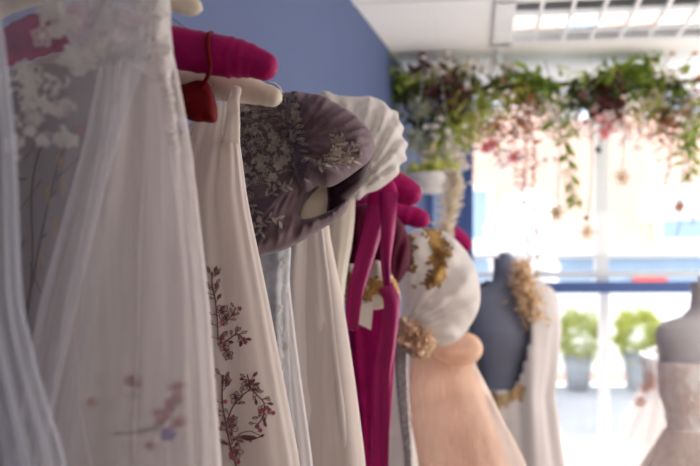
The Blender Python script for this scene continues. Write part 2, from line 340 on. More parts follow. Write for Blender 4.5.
# ------------------------------------------------------------------ cloth builders
SURF = {}
def bvh(vs, fs): return BVHTree.FromPolygons([tuple(v) for v in vs], fs)
def skirt(name, m, Y, keys, depth=.05, folds=16, amp=.014, seed=0, parent=None, label=None, zbot=.12, flare=.12, nu=220, nv=70, drift=1.2, lean=0.0, topamp=.3, sharp=1.0):
    """hanging, pleated closed cloth: keys = (row, left, right) at its distance; continues to near the floor"""
    r = random.Random(seed); last = keys[-1]; pb = HY+(CZ-zbot)*F/Y
    w = last[2]-last[1]; keys = list(keys)+[(pb, last[1]-w*flare, last[2]+w*flare)]
    comps = [(folds*2, 1.0, r.uniform(0, 6)), (int(folds*1.2), .8, r.uniform(0, 6)), (int(folds*3.3), .35, r.uniform(0, 6)), (5, .7, r.uniform(0, 6))]
    vs = []; fs = []; py0 = keys[0][0]
    for j in range(nv+1):
        t = j/nv; t = t**1.25; py = py0+(pb-py0)*t
        pl, pr = smoothlist(keys, py)
        # soften corners of the profile
        a1 = smoothlist(keys, py-14); a2 = smoothlist(keys, py+14); pl = (pl+a1[0]+a2[0])/3; pr = (pr+a1[1]+a2[1])/3
        c = P((pl+pr)/2, py, Y); hw = (pr-pl)/2/F*Y
        dd = depth*(.45+.55*min(1, t*3)); A = amp*(topamp+(1-topamp)*min(1, t*2.5))
        A = min(A, hw*.3)
        for i in range(nu):
            s = i/nu; th = 2*PI*s
            # even spacing along a flat oval
            q = math.cos(th); ex = math.copysign(abs(q)**.72, q); ey = math.copysign(abs(math.sin(th))**.9, math.sin(th))
            f = 0
            for k, (fr, ww, ph) in enumerate(comps):
                wob = ph+drift*math.sin(t*2.2+k*1.7+ph)+noise.noise(Vector((s*6, t*2.5, seed+k)))*1.6
                v = math.sin(fr*th/2*1.0*2/2+wob); f += ww*(math.copysign(abs(v)**sharp, v))
            f *= .5; f += noise.noise(Vector((math.cos(th)*3, t*7, seed+9)))*.5
            nx = math.cos(th)*.35*min(1, hw/.05); ny = math.sin(th)
            vs.append((c.x+hw*ex*(1-.0)+nx*A*f*.6, Y+lean*t+dd*ey+ny*A*f, c.z))
    for j in range(nv):
        for i in range(nu): fs.append((j*nu+i, (j+1)*nu+i, (j+1)*nu+(i+1) % nu, j*nu+(i+1) % nu))
    o = build(name, vs, fs, m, parent, True, label); SURF[o.name] = bvh(vs, fs); return o
def inflate(name, outline, Y, thick, m, parent=None, R=14, s=2.5, disp=None, back=.8, label=None, tilt=None, n=6, lin=False):
    pts = [Vector((x, y, 0)) for x, y in outline] if lin else cat([(x, y, 0) for x, y in outline], n)
    if lin:
        q = []
        for i in range(len(pts)):
            a, c = pts[i], pts[(i+1) % len(pts)]
            for k in range(6): q.append(a+(c-a)*k/6)
        pts = q
    poly = [(p.x, p.y) for p in pts]; K = len(poly)
    xs = [p[0] for p in poly]; ys = [p[1] for p in poly]; x0, x1, y0, y1 = min(xs), max(xs), min(ys), max(ys)
    def inside(x, y):
        r = False
        for i in range(K):
            ax, ay = poly[i]; bx, by = poly[i-1]
            if (ay > y) != (by > y) and x < (bx-ax)*(y-ay)/(by-ay)+ax: r = not r
        return r
    def near(x, y):
        best = 1e9; bp = None
        for i in range(K):
            ax, ay = poly[i]; bx, by = poly[(i+1) % K]; dx, dy = bx-ax, by-ay; l = dx*dx+dy*dy or 1e-9
            t = max(0, min(1, ((x-ax)*dx+(y-ay)*dy)/l)); qx, qy = ax+dx*t, ay+dy*t; d = (qx-x)**2+(qy-y)**2
            if d < best: best = d; bp = (qx, qy)
        return math.sqrt(best), bp
    nx = int((x1-x0)/s)+2; ny = int((y1-y0)/s)+2; cells = []
    for j in range(ny):
        for i in range(nx):
            if inside(x0+(i+.5)*s-s/2, y0+(j+.5)*s-s/2): cells.append((i, j))
    ec = {}
    for (i, j) in cells:
        q = [(i, j), (i+1, j), (i+1, j+1), (i, j+1)]
        for k in range(4):
            e = frozenset((q[k], q[(k+1) % 4])); ec[e] = ec.get(e, 0)+1
    bd = set()
    for e, c in ec.items():
        if c == 1: bd |= set(e)
    vs = []; idx = {}; bidx = {}
    for (i, j) in cells:
        for g in ((i, j), (i+1, j), (i+1, j+1), (i, j+1)):
            if g in idx: continue
            x = x0-s/2+g[0]*s; y = y0-s/2+g[1]*s; d, bp = near(x, y)
            yy = Y+(tilt(x, y) if tilt else 0)
            if g in bd:
                p = P(bp[0], bp[1], Y); idx[g] = bidx[g] = len(vs); vs.append((p.x, yy, p.z))
            else:
                q = min(1, d/R); h = thick*math.sqrt(max(0, 1-(1-q)**2)); dz = (disp(x, y) if disp else 0)*min(1, d/6)
                p = P(x, y, Y); idx[g] = len(vs); vs.append((p.x, yy-h-dz, p.z)); bidx[g] = len(vs); vs.append((p.x, yy+h*back-dz*.3, p.z))
    fs = []
    for (i, j) in cells:
        q = [(i, j), (i+1, j), (i+1, j+1), (i, j+1)]
        fs.append(tuple(idx[g] for g in q)); fs.append(tuple(bidx[g] for g in reversed(q)))
    o = build(name, vs, fs, m, parent, True, label)
    o.data.validate(); SURF[o.name] = bvh(vs, fs); return o
def folds_dir(ang, wl, amp, seed=0, wob=.8):
    ca, sa = math.cos(ang), math.sin(ang)
    def f(x, y):
        s = (x*ca+y*sa); t = (-x*sa+y*ca)
        ph = s*2*PI/wl+wob*3*noise.noise(Vector((x/40, y/40, seed)))
        return amp*(math.sin(ph)*.6+.4*math.sin(ph*1.7+2+t/30))+amp*.9*noise.noise(Vector((x/14, y/14, seed+3)))
    return f
def fan(cx, cy, k, amp, seed=0):
    def f(x, y):
        a = math.atan2(y-cy, x-cx); r = math.hypot(x-cx, y-cy)
        return amp*(math.sin(a*k+2*noise.noise(Vector((x/30, y/30, seed))))*.7+.5*noise.noise(Vector((x/12, y/12, seed+5))))*min(1, r/25)
    return f
CAM = Vector((0, 0, CZ))
def ridged(base, amp, seed=0, sc=16):
    def f(x, y):
        n = noise.noise(Vector((x/sc+.5*math.sin(y/23), y/(sc*1.5), seed))); m2 = noise.noise(Vector((x/(sc*.5), y/(sc*.8), seed+4)))
        return base(x, y)+amp*((1-abs(n)*3.2)+.4*(1-abs(m2)*3))
    return f
def creased(base, cx, cy, amp, seed=0, k=7, rs=70):
    def f(x, y):
        a = math.atan2(y-cy, x-cx); q = math.hypot(x-cx, y-cy)
        n = noise.noise(Vector((a*k+q/90, q/rs, seed))); m2 = noise.noise(Vector((a*k*2.1, q/rs*1.4, seed+4)))
        return base(x, y)+amp*((1-min(1, abs(n)*4))+.6*(1-min(1, abs(m2)*4)))*min(1, q/30)
    return f
class Stitch:
    """embroidery or lace that follows the cloth it is sewn to"""
    def __init__(s, *surf): s.t = [SURF[k.name] for k in surf]; s.mb = MB()
    def hit(s, x, y, off=.0012):
        d = (P(x, y, 1)-CAM).normalized(); best = None
        for t in s.t:
            h, n, i, dist = t.ray_cast(CAM, d)
            if h is not None and (best is None or dist < best[1]): best = (h, dist, n)
        if best is None: return None
        n = best[2]
        if n.dot(d) > 0: n = -n
        return best[0]+n*off
    def stroke(s, pts, w, closed=False, smooth=True, taper=False):
        q = cat([(x, y, 0) for x, y in pts], 4, closed) if smooth else [Vector((x, y, 0)) for x, y in pts]
        if closed: q.append(q[0])
        run = []
        runs = []
        for p in q:
            h = s.hit(p.x, p.y)
            if h is None or (run and abs(h.y-run[-1].y) > .03):
                if len(run) > 1: runs.append(run)
                run = [] if h is None else [h]
            else: run.append(h)
        if len(run) > 1: runs.append(run)
        for r in runs:
            wr = w*r[0].y/F/2; n = len(r)
            s.mb.tube(r, [wr*(1-.7*i/n) for i in range(n)] if taper else wr, 5, cap=False)
    def blob(s, pts, off=.002):
        c = (sum(p[0] for p in pts)/len(pts), sum(p[1] for p in pts)/len(pts)); hc = s.hit(c[0], c[1], off*1.8)
        hs = [s.hit(x, y, off*.4) for x, y in pts]
        if hc is None or any(h is None or abs(h.y-hc.y) > .04 for h in hs): return
        k = len(hs); s.mb.add([hc]+hs, [(0, i+1, (i+1) % k+1) for i in range(k)])
    def leafp(s, x, y, a, L, w, line=.8, fill=True):
        ca, sa = math.cos(a), math.sin(a); o = []
        for t, q in ((0, 0), (.25, .7), (.55, 1), (.8, .6), (1, 0), (.8, -.6), (.55, -1), (.25, -.7)): o.append((x+ca*L*t-sa*w*q/2, y+sa*L*t+ca*w*q/2))
        if fill: s.blob(o)
        if line: s.stroke(o, line, True); s.stroke([(x, y), (x+ca*L*.8, y+sa*L*.8)], line*.7, smooth=False)
    def flower(s, x, y, r, k=5, line=.8, fill=True, a0=0):
        for i in range(k): a = a0+2*PI*i/k; s.leafp(x+math.cos(a)*r*.15, y+math.sin(a)*r*.15, a, r, r*.75, line, fill)
        s.blob([(x+math.cos(t)*r*.2, y+math.sin(t)*r*.2) for t in [2*PI*i/6 for i in range(6)]], .003)
    def build(s, name, m, parent, label=None): return s.mb.build(name, m, parent, True, label)
def hanger(pts, Y, rad, m, label, group=None, ends=True, railz=1.79, center=None):
    """padded hanger: swept ruched pad with rounded ends, metal hook to the rail"""
    q = cat([(x, y, 0) for x, y in pts], 10, False); w = [P(p.x, p.y, Y) for p in q]; n = len(w)
    rs = [rad*(.55+.45*min(1, min(i, n-1-i)/16))*(math.sqrt(max(.02, 1-(1-min(1, min(i, n-1-i)/5))**2)))*(1+.025*math.sin(i*1.9)+.03*random.uniform(-1, 1)) for i in range(n)]
    c = P(*(center or pts[len(pts)//2]), Y)
    t = thing('padded_hanger', (c.x, Y, c.z), label, 'hanger', group or 'padded hangers on the rail')
    MB().tube(w, rs, 16).build('padding', m, t)
    rx = wallx(Y)+.33
    h = [Vector((c.x, Y, c.z+rad*.6)), Vector(((c.x*.4+rx*.6), Y, c.z+rad+.015)), Vector((rx, Y, railz-.045))]
    for k in range(9): a = -PI/2+k*PI*1.15/8; h.append(Vector((rx+math.cos(a)*.021, Y, railz+.0-.0+math.sin(a)*.021)))
    MB().tube(h, .0022, 6).build('hook', M['metal'], t, label='metal hook')
    return t
# ------------------------------------------------------------------ the rail
RA, RB = .55, 3.40
t = thing('clothes_rail', (wallx(2)+.33, 2, 1.79), 'blue painted rail along the blue wall carrying the hanging dresses', 'clothes rail')
MB().tube([(wallx(RA)+.33, RA, 1.79), (wallx(RB)+.33, RB, 1.79)], .0105, 16).build('bar', M['rail_blue'], t)
for y in (RA+.1, 2.03, RB-.05): MB().tube([(wallx(y)-.002, y, 1.79), (wallx(y)+.33, y, 1.79)], .007, 10).build('bracket', M['rail_blue'], t)

def dress(Y, px, label, cat_='dress', z=1.7, name='wedding_dress', group=None):
    return thing(name, (P(px, HY, Y).x, Y, z), label, cat_, group or ('gowns in the bridal shop' if cat_ == 'dress' else None))

# ================================================================== garments, near to far
# --- G0: leftmost tulle
D = dress(.84, -10, 'sheer bluish white tulle gown hanging nearest, at the left edge')
s0 = skirt('tulle_skirt', M['tulle_thin'], .84, [(-60, -90, -12), (40, -100, 3), (140, -110, 14), (300, -120, 20), (380, -125, 38), (466, -130, 66)], .035, 14, .012, 3, D)
# --- veil with lace appliques
D = dress(.93, 30, 'very sheer lace veil with white floral appliques in front of the branch embroidered dress', 'veil', name='lace_veil')
sv = skirt('veil_net', M['tulle_veil'], .93, [(-40, -60, 150), (40, -60, 152), (100, -60, 130), (200, -70, 100), (466, -90, 40)], .02, 7, .007, 11, D, flare=.05)
TP = []
# --- B: big white tulle dress
D = dress(1.02, 130, 'large white tulle ball gown with lace bodice in the left foreground')
sb = skirt('tulle_skirt', M['tulle_dense'], 1.02, [(30, 112, 166), (60, 104, 174), (143, 88, 189), (300, 45, 207), (466, 14, 219)], .045, 8, .018, 5, D, flare=.1, topamp=.55, sharp=.8)
for o_, pts in ((sb, [(128, 60), (108, 120), (86, 190), (66, 255), (52, 310), (40, 370), (30, 440), (26, 490)]), (sb, [(150, 70), (146, 150), (140, 240), (138, 330), (134, 420), (132, 490)]), (sb, [(116, 75), (104, 160), (84, 260), (76, 350), (84, 430), (96, 490)]), (sb, [(162, 90), (176, 200), (186, 300), (193, 400), (196, 490)])):
    TP.append((o_, pts))
sb2 = skirt('underskirt', M['tulle_white'], 1.03, [(45, 112, 162), (143, 100, 180), (300, 66, 198), (466, 40, 208)], .022, 8, .008, 6, D, flare=.1)
for o_, pts in TP:
    st = Stitch(o_); st.stroke(pts, 2.2); st.build('net_fold', M['tulle_dense'], D)
bo = inflate('bodice', [(60, -30), (100, -38), (150, -36), (168, -10), (171, 30), (173, 62), (165, 85), (140, 70), (118, 60), (95, 62), (75, 48), (60, 20)], 1.0, .03, M['tulle_dense'], D, R=16, s=4, disp=folds_dir(.2, 16, .004, 2))
st = Stitch(bo, sb)
rr = random.Random(4)
for _ in range(46):
    x = rr.uniform(82, 168); y = rr.uniform(-5, 60)
    if x+y*.2 < 92: continue
    if rr.random() < .45: st.flower(x, y, rr.uniform(6, 11), rr.choice((4, 5, 6)), 1.6, rr.random() < .6, rr.uniform(0, 6))
    else:
        a = rr.uniform(0, 6); st.leafp(x, y, a, rr.uniform(8, 15), rr.uniform(4, 7), 1.5, rr.random() < .7)
for _ in range(16): y = rr.uniform(60, 150); x = 170+(y-60)*.13+rr.uniform(-8, -1); st.leafp(x, y, rr.uniform(0, 6), 7, 5, 1.4, True)
for _ in range(14):
    x = rr.uniform(95, 165); y = rr.uniform(0, 60); a = rr.uniform(0, 6); st.stroke([(x+math.cos(a+k*1.0)*(10-k*1.5), y+math.sin(a+k)*(10-k*1.5)) for k in range(6)], 1.8)
st.build('lace_applique', M['lace_white'], D)
# veil lace
st = Stitch(sv)
def lace_patch(st, pts, n, rng, r0=5, r1=10, lw=1.8):
    for _ in range(n):
        a, c = rng.choice(pts); x = a+rng.gauss(0, 6); y = c+rng.gauss(0, 6)
        k = rng.random()
        if k < .35: st.flower(x, y, rng.uniform(r0, r1), rng.choice((4, 5)), lw, rng.random() < .5, rng.uniform(0, 6))
        elif k < .75: st.leafp(x, y, rng.uniform(0, 6), rng.uniform(r0, r1*1.6), rng.uniform(r0*.6, r1*.7), lw, rng.random() < .75)
        else:
            b0 = rng.uniform(0, 6); st.stroke([(x+math.cos(b0+q*.9)*(r1-q*1.2), y+math.sin(b0+q*.9)*(r1-q*1.2)) for q in range(6)], lw*1.2)
lace_patch(st, [(48, 5), (42, 25), (55, 30), (68, 28), (60, 50), (68, 58), (78, 62), (52, 12), (74, 45), (88, 62)], 34, rr)
lace_patch(st, [(18, 75), (30, 80), (45, 88), (60, 86), (25, 100), (40, 105), (55, 110), (22, 122), (38, 130), (50, 138), (62, 132), (15, 145), (60, 100)], 62, rr, 4, 8, 1.6)
st.build('lace_applique', M['lace_white'], [o for o in bpy.data.objects if o.name.startswith('lace_veil')][0])
# --- G2: dress with embroidered branches
D = dress(1.15, 90, 'greige net dress embroidered with dark branches and small blossoms, seen through the tulle')
s2 = skirt('net_skirt', M['grey_beige'], 1.15, [(66, 20, 150), (100, 0, 170), (200, -20, 195), (300, -30, 203), (466, -40, 209)], .03, 8, .008, 21, D, flare=.05)
s2b = skirt('lining', M['grey_beige'], 1.155, [(70, 24, 146), (100, 5, 166), (200, -10, 190), (300, -20, 198), (466, -30, 204)], .015, 6, .004, 22, D, flare=.05)
st = Stitch(s2)
for pts, w in (([(42, 145), (34, 175), (32, 210), (33, 260), (28, 310)], 2.2), ([(75, 125), (60, 160), (52, 190), (45, 220), (38, 255), (30, 300), (25, 340)], 2.4), ([(85, 152), (72, 165), (58, 178)], 1.8),
               ([(20, 210), (32, 195), (42, 180)], 1.2), ([(24, 160), (32, 150), (40, 135)], 1.2), ([(60, 330), (40, 290), (30, 262)], 1.4), ([(20, 330), (28, 300)], 1.5), ([(50, 300), (46, 350), (30, 400)], 1.4)): st.stroke(pts, w)
for x, y in ((28, 180), (40, 240), (22, 250), (50, 200)): st.leafp(x, y, rr.uniform(0, 6), 12, 3, 0)
st.build('branch_embroidery', M['brown_thread'], D)
st = Stitch(s2)
for x, y, a in ((60, 150, 1.6), (62, 175, 1.5), (58, 215, 1.7), (48, 185, 1.5), (40, 250, 1.5), (35, 330, 1.6), (150, 436, .3), (140, 440, 2), (160, 436, .6)): st.leafp(x, y, a, 22, 6, 1.2)
st.build('ochre_embroidery', M['ochre_thread'], D)
st = Stitch(s2)
for x, y in ((80, 130), (20, 340), (60, 300)): st.flower(x, y, 5, 5, 1, True)
for _ in range(7): st.leafp(140+rr.gauss(0, 8), 212+rr.gauss(0, 12), rr.uniform(0, 6), 8, 5, .8)
st.build('blossom_embroidery', M['pink_thread'], D)
D = bpy.data.objects['wedding_dress.001']
st = Stitch(sb2); st.stroke([(112, 433), (135, 432), (155, 428), (168, 418), (176, 404)], 3); st.stroke([(128, 400), (136, 390), (142, 380)], 1.6); st.build('stem_embroidery', M['brown_thread'], D)
st = Stitch(sb2)
for x, y in ((178, 386), (176, 398), (166, 412), (160, 420), (178, 422), (150, 445), (130, 380), (136, 382), (92, 402), (170, 405)): st.flower(x, y, rr.uniform(4, 6), 5, 1.2, True)
for _ in range(10): st.leafp(rr.uniform(150, 182), rr.uniform(375, 430), rr.uniform(0, 6), 7, 4, 1)
st.build('blossom_embroidery', M['pink_thread'], D)
st = Stitch(sb2); st.flower(168, 434, 7, 5, 1.4); st.build('violet_embroidery', M['purple_thread'], D)
# --- hangers at the near end
hanger([(-40, 30), (10, -2), (60, -18), (105, -24), (155, -8), (202, 10)], 1.06, .0185, M['cream_pad'], 'cream padded hanger end at the very top, above the pink hangers')
hanger([(-70, 82), (0, 50), (50, 32), (105, 26), (160, 44), (215, 55), (250, 61), (277, 72)], 1.25, .0265, M['magenta'], 'bright magenta padded hanger nearest the camera, red loop around it')
hanger([(-50, 110), (20, 80), (80, 62), (115, 58), (170, 80), (215, 84), (255, 92), (282, 100)], 1.33, .021, M['cream_pad'], 'cream padded hanger directly under the nearest magenta hanger')
# --- red satin strap with ruched pouch
D = thing('satin_strap', P(205, 80, 1.25), 'dark red ruched satin strap looped over the nearest magenta hanger', 'strap')
w = [P(*q, 1.25+dy) for *q, dy in ((212, 33, -.0), (208, 36, -.027), (208, 50, -.032), (210, 66, -.032), (207, 78, -.02), (202, 86, -.004))]
MB().tube(cat(w, 6, False), .0032, 8).build('loop', M['red'], D)
inflate('ruched_pouch', [(170, 88), (185, 84), (200, 80), (210, 84), (215, 98), (218, 116), (214, 123), (204, 122), (196, 122), (184, 118), (172, 112)], 1.265, .018, M['red'], D, R=12, s=1.5, disp=folds_dir(1.3, 5, .0018, 4))
# --- C: ivory tulle dress with burgundy embroidery
D = dress(1.42, 200, 'ivory tulle dress with burgundy floral embroidery down its skirt')
sc1 = skirt('tulle_skirt', M['tulle_ivory'], 1.42, [(104, 205, 234), (130, 188, 238), (200, 150, 247), (300, 140, 268), (400, 135, 287), (466, 130, 300)], .045, 12, .007, 31, D, topamp=.8)
sc2 = skirt('lining', M['ivory'], 1.43, [(116, 200, 228), (140, 184, 232), (200, 160, 238), (300, 150, 254), (400, 145, 270), (466, 140, 284)], .028, 6, .005, 32, D)
inflate('strap', [(233, 86), (241, 88), (240, 98), (236, 112), (231, 126), (226, 142), (206, 142), (210, 128), (220, 114), (228, 100)], 1.297, .008, M['tulle_ivory'], D, R=7, s=1.6, disp=fan(238, 80, 34, .003, 30), tilt=lambda x, y: min(.13, max(0, (y-100)/32*.13)))
st = Stitch(sc1); sp = Stitch(sc1)
def spray(st, pts, n, r, rng, lw=.6, side=8):
    q = cat([(x, y, 0) for x, y in pts], 6, False); st.stroke(pts, lw*2.0)
    for i in range(n):
        k = rng.randrange(len(q)-1); d = (q[k+1]-q[k]).normalized(); a = math.atan2(d.y, d.x)+rng.choice((-1, 1))*rng.uniform(.5, 1.1)
        L = rng.uniform(.5, 1)*side; x, y = q[k].x+math.cos(a)*L, q[k].y+math.sin(a)*L
        st.stroke([(q[k].x, q[k].y), (q[k].x+math.cos(a+.3)*L*.5, q[k].y+math.sin(a+.3)*L*.5), (x, y)], lw)
        st.leafp(x, y, a+rng.uniform(-.4, .4), r*rng.uniform(.8, 1.5), r*.6, lw, rng.random() < .35)
rg = random.Random(12)
spray(st, [(218, 340), (217, 320), (215, 300), (212, 285), (212, 272)], 26, 5, rg, .7, 6)
spray(st, [(218, 345), (228, 340), (238, 334), (246, 343)], 12, 4.5, rg, .7, 5)
spray(st, [(222, 325), (230, 318), (236, 308)], 8, 4, rg, .6, 4)
spray(st, [(236, 466), (230, 445), (226, 425), (222, 400), (223, 375)], 22, 5, rg, .8, 7)
spray(st, [(226, 425), (232, 408), (242, 396), (250, 388), (247, 374)], 16, 4.5, rg, .7, 6)
spray(st, [(250, 388), (258, 396), (264, 404), (262, 418), (256, 426)], 18, 4.5, rg, .7, 5)
spray(st, [(232, 440), (246, 436), (258, 438)], 3, 4, rg, .7, 4)
st.leafp(238, 435, .05, 22, 9, .8, False); st.leafp(240, 437, .1, 16, 5, .6, True)
for x, y, r in ((230, 426, 8), (236, 398, 6), (224, 345, 6), (222, 312, 7), (228, 355, 5), (236, 452, 7), (247, 385, 5), (226, 380, 5)): st.flower(x, y, r, 5, .8, False, rg.uniform(0, 6))
st.build('burgundy_embroidery', M['burgundy_thread'], D)
for _ in range(20): x, y = rg.choice(((244, 342), (262, 410), (236, 308), (222, 330), (250, 380), (226, 400), (232, 455), (258, 425))); sp.flower(x+rg.gauss(0, 4), y+rg.gauss(0, 4), 2.2, 5, .4)
sp.build('pink_embroidery', M['pink_thread'], D)
st = Stitch(sc1)
for _ in range(26): st.leafp(rg.uniform(196, 212), rg.uniform(375, 466), rg.uniform(0, 6), 8, 5, .7, True)
st.build('pale_embroidery', M['pink_thread'], D)
# --- D: mauve lace bodice with a puff sleeve
hanger([(170, 150), (210, 118), (243, 108), (280, 118), (318, 140)], 1.78, .018, M['cream_pad'], 'cream padded hanger inside the mauve lace dress')
D = dress(1.72, 245, 'mauve taffeta dress top with beige floral lace and a gathered puff sleeve', name='mauve_bodice', cat_='dress')
bm = inflate('bodice', [(226, 118), (240, 101), (262, 96), (292, 93), (312, 96), (330, 120), (334, 160), (320, 186), (312, 194), (303, 206), (301, 218), (314, 217), (329, 211), (341, 203), (348, 199), (347, 209), (338, 219), (322, 229), (300, 242), (284, 250), (268, 254), (253, 256), (246, 225), (238, 190), (232, 150)], 1.74, .055, M['mauve'], D, R=26, s=1.5, disp=creased(folds_dir(.75, 24, .004, 5), 345, 120, .006, 3, 9))
sl = inflate('puff_sleeve', [(290, 95), (306, 94), (325, 98), (345, 109), (362, 121), (373, 137), (374, 150), (369, 161), (358, 170), (344, 180), (330, 187), (318, 186), (306, 192), (296, 180), (290, 150), (286, 120)], 1.70, .075, M['mauve'], D, R=34, s=1.8, disp=creased(fan(286, 150, 12, .006, 6), 280, 160, .011, 7, 7))
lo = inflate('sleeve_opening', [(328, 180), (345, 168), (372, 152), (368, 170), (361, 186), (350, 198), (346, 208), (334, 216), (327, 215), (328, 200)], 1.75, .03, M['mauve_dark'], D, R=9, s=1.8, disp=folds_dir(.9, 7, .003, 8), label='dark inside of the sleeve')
ln = inflate('lining', [(296, 224), (306, 194), (322, 178), (329, 182), (329, 214), (315, 222)], 1.755, .006, M['lining_cream'], D, R=6, s=1.8, lin=True, label='cream lining in the opening')
st = Stitch(bm, sl)
rg = random.Random(5)
def inq(x, y): return y < 200-(x-240)*.35 and x > 232 and not (x > 296)
grid = []
for _ in range(400):
    x, y = rg.uniform(231, 298), rg.uniform(97, 205)
    if not inq(x, y): continue
    if all((x-a)**2+(y-c)**2 > 42 for a, c in grid): grid.append((x, y))
for x, y in grid:
    if rg.random() < .5: st.flower(x, y, rg.uniform(3.6, 5.2), rg.choice((5, 6)), .55, rg.random() < .45, rg.uniform(0, 6))
    else:
        for q in range(3): st.leafp(x, y, rg.uniform(0, 6), rg.uniform(4, 7), 2.2, .5, rg.random() < .6)
for _ in range(34):
    x, y = rg.uniform(236, 300), rg.uniform(97, 190); a = rg.uniform(0, 6)
    if inq(x, y): st.stroke([(x+math.cos(a+k*.8)*(6-k*.6), y+math.sin(a+k*.8)*(6-k*.6)) for k in range(6)], .6)
for i in range(9): st.leafp(300+i*1.2, 106+i*6.5, rg.uniform(2.4, 3.6), 9, 3, .8, True)
def branch(st, pts, n, L, w, rg, lw=.55):
    w *= .7; q = cat([(x, y, 0) for x, y in pts], 5, False); st.stroke(pts, lw*1.4)
    for i in range(n):
        k = int((i+.5)/n*(len(q)-1)); d = q[k+1]-q[k]; a = math.atan2(d.y, d.x); sgn = 1 if i % 2 else -1
        st.leafp(q[k].x, q[k].y, a+sgn*.8+rg.uniform(-.2, .2), L*rg.uniform(.8, 1.2), w, lw, True)
branch(st, [(322, 172), (330, 160), (338, 150), (345, 140)], 9, 9, 4, rg)
branch(st, [(318, 165), (332, 162), (346, 163), (362, 156)], 9, 9, 4, rg)
branch(st, [(333, 158), (336, 145), (334, 135)], 7, 7, 3.5, rg)
branch(st, [(340, 160), (352, 150), (358, 140)], 7, 7, 3.5, rg)
for x, y in ((338, 152), (328, 158), (348, 158), (340, 142)): st.flower(x, y, 5, 5, .55, True)
branch(st, [(255, 228), (262, 222), (272, 218), (280, 222)], 8, 8, 4, rg); branch(st, [(250, 205), (258, 214), (262, 228), (260, 234)], 8, 7, 4, rg)
branch(st, [(266, 196), (280, 188), (292, 184)], 7, 8, 4, rg)
st.build('lace_applique', M['lace_beige'], D)
# --- E: white lace dress
hanger([(216, 160), (248, 134), (276, 124), (300, 132), (330, 148)], 1.90, .014, M['cream_pad'], 'cream padded hanger inside the narrow white lace dress')
D = dress(1.88, 270, 'bluish white lace sheath dress hanging right below the mauve bodice')
se = skirt('lace_skirt', M['white_lace_cloth'], 1.88, [(170, 240, 292), (250, 240, 291), (300, 243, 288), (350, 246, 289), (400, 248, 292), (466, 250, 297)], .03, 7, .006, 41, D, flare=.12)
so = skirt('net_overskirt', M['tulle_white'], 1.88, [(280, 238, 289), (350, 242, 297), (400, 244, 304), (466, 246, 313)], .035, 8, .006, 42, D, flare=.12)
st = Stitch(se)
for _ in range(30): st.leafp(rg.uniform(276, 288), rg.uniform(255, 400), rg.uniform(0, 6), 6, 3.5, .8, True)
st.build('lace_edge', M['lace_white'], D)
# --- F: ivory gown
D = dress(1.98, 300, 'plain ivory A-line gown, its edge beside the magenta dress')
sf = skirt('skirt', M['ivory2'], 1.98, [(150, 290, 320), (215, 286, 326), (240, 283, 329), (300, 270, 340), (380, 262, 352), (466, 255, 363)], .042, 8, .010, 51, D, sharp=.9)
sfo = skirt('net_overskirt', M['tulle_ivory'], 1.98, [(225, 284, 328), (300, 272, 343), (380, 264, 355), (466, 256, 366)], .05, 6, .006, 52, D)
# --- G: cream satin and puff sleeve
hanger([(280, 172), (310, 152), (335, 142), (352, 146), (372, 158)], 2.13, .014, M['cream_pad'], 'cream padded hanger under the white puff sleeve')
D = dress(2.10, 340, 'cream satin gown with a large white gathered puff sleeve beside the mauve top')
sg = skirt('skirt', M['cream_satin'], 2.12, [(165, 318, 352), (200, 320, 356), (240, 316, 353), (270, 315, 347), (310, 315, 343), (380, 310, 350), (466, 305, 352)], .035, 6, .007, 61, D)
pw = inflate('puff_sleeve', [(318, 96), (345, 97), (366, 97), (378, 99), (386, 104), (390, 109), (398, 112), (399, 120), (404, 128), (402, 136), (408, 144), (405, 152), (407, 160), (400, 165), (399, 173), (392, 180), (378, 190), (366, 194), (358, 200), (350, 190), (330, 160)], 2.08, .07, M['white_cotton'], D, R=30, s=2, disp=ridged(fan(352, 200, 30, .016, 9), .005, 2, 12))
# --- H: magenta dress, ribbons, hangers
hanger([(300, 196), (330, 178), (355, 174), (390, 184), (421, 199)], 2.20, .043, M['magenta'], 'magenta padded hanger draped with ribbons, beside the white puff sleeve')
D = dress(2.36, 375, 'deep magenta velvet dress hanging beside the gold trimmed bodice')
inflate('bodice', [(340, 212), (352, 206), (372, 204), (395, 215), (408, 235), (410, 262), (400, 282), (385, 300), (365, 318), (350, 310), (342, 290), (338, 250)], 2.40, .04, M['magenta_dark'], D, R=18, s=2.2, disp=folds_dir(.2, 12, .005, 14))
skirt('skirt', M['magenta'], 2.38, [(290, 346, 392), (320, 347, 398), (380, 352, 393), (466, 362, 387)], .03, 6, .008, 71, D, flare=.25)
hanger([(330, 232), (355, 214), (378, 208), (405, 214), (430, 222)], 2.50, .036, M['magenta'], 'magenta padded hanger just below and behind the ribbon draped one')
D = thing('ribbon_sash', P(378, 190, 2.14), 'long magenta satin ribbon looped over the hanger, its tails hanging down', 'ribbon')
def ribbon(name, pts, w, Y, m, par, dY=None):
    q = cat([(x, y, 0) for x, y in pts], 8, False); n = len(q); v = []; f = []
    for i, p in enumerate(q):
        d = (q[min(i+1, n-1)]-q[max(i-1, 0)]).normalized(); nrm = Vector((-d.y, d.x, 0)); ww = w[0]+(w[1]-w[0])*i/n
        yy = Y+(dY(i/n) if dY else 0)
        for k in range(5):
            t = k/4-.5; c = p+nrm*ww*t; v.append(P(c.x, c.y, Y)+Vector((0, yy-Y+.006*math.sin(k*1.9+i*.15)-.0*t, 0)))
    for i in range(n-1):
        for k in range(4): f.append((i*5+k, i*5+k+1, i*5+k+6, i*5+k+5))
    o = build(name, v, f, m, par); s = o.modifiers.new('t', 'SOLIDIFY'); s.thickness = .0012; return o
ribbon('ribbon_tail', [(380, 190), (374, 225), (364, 262), (355, 295), (351, 330)], (22, 13), 2.145, M['magenta_ribbon'], D)
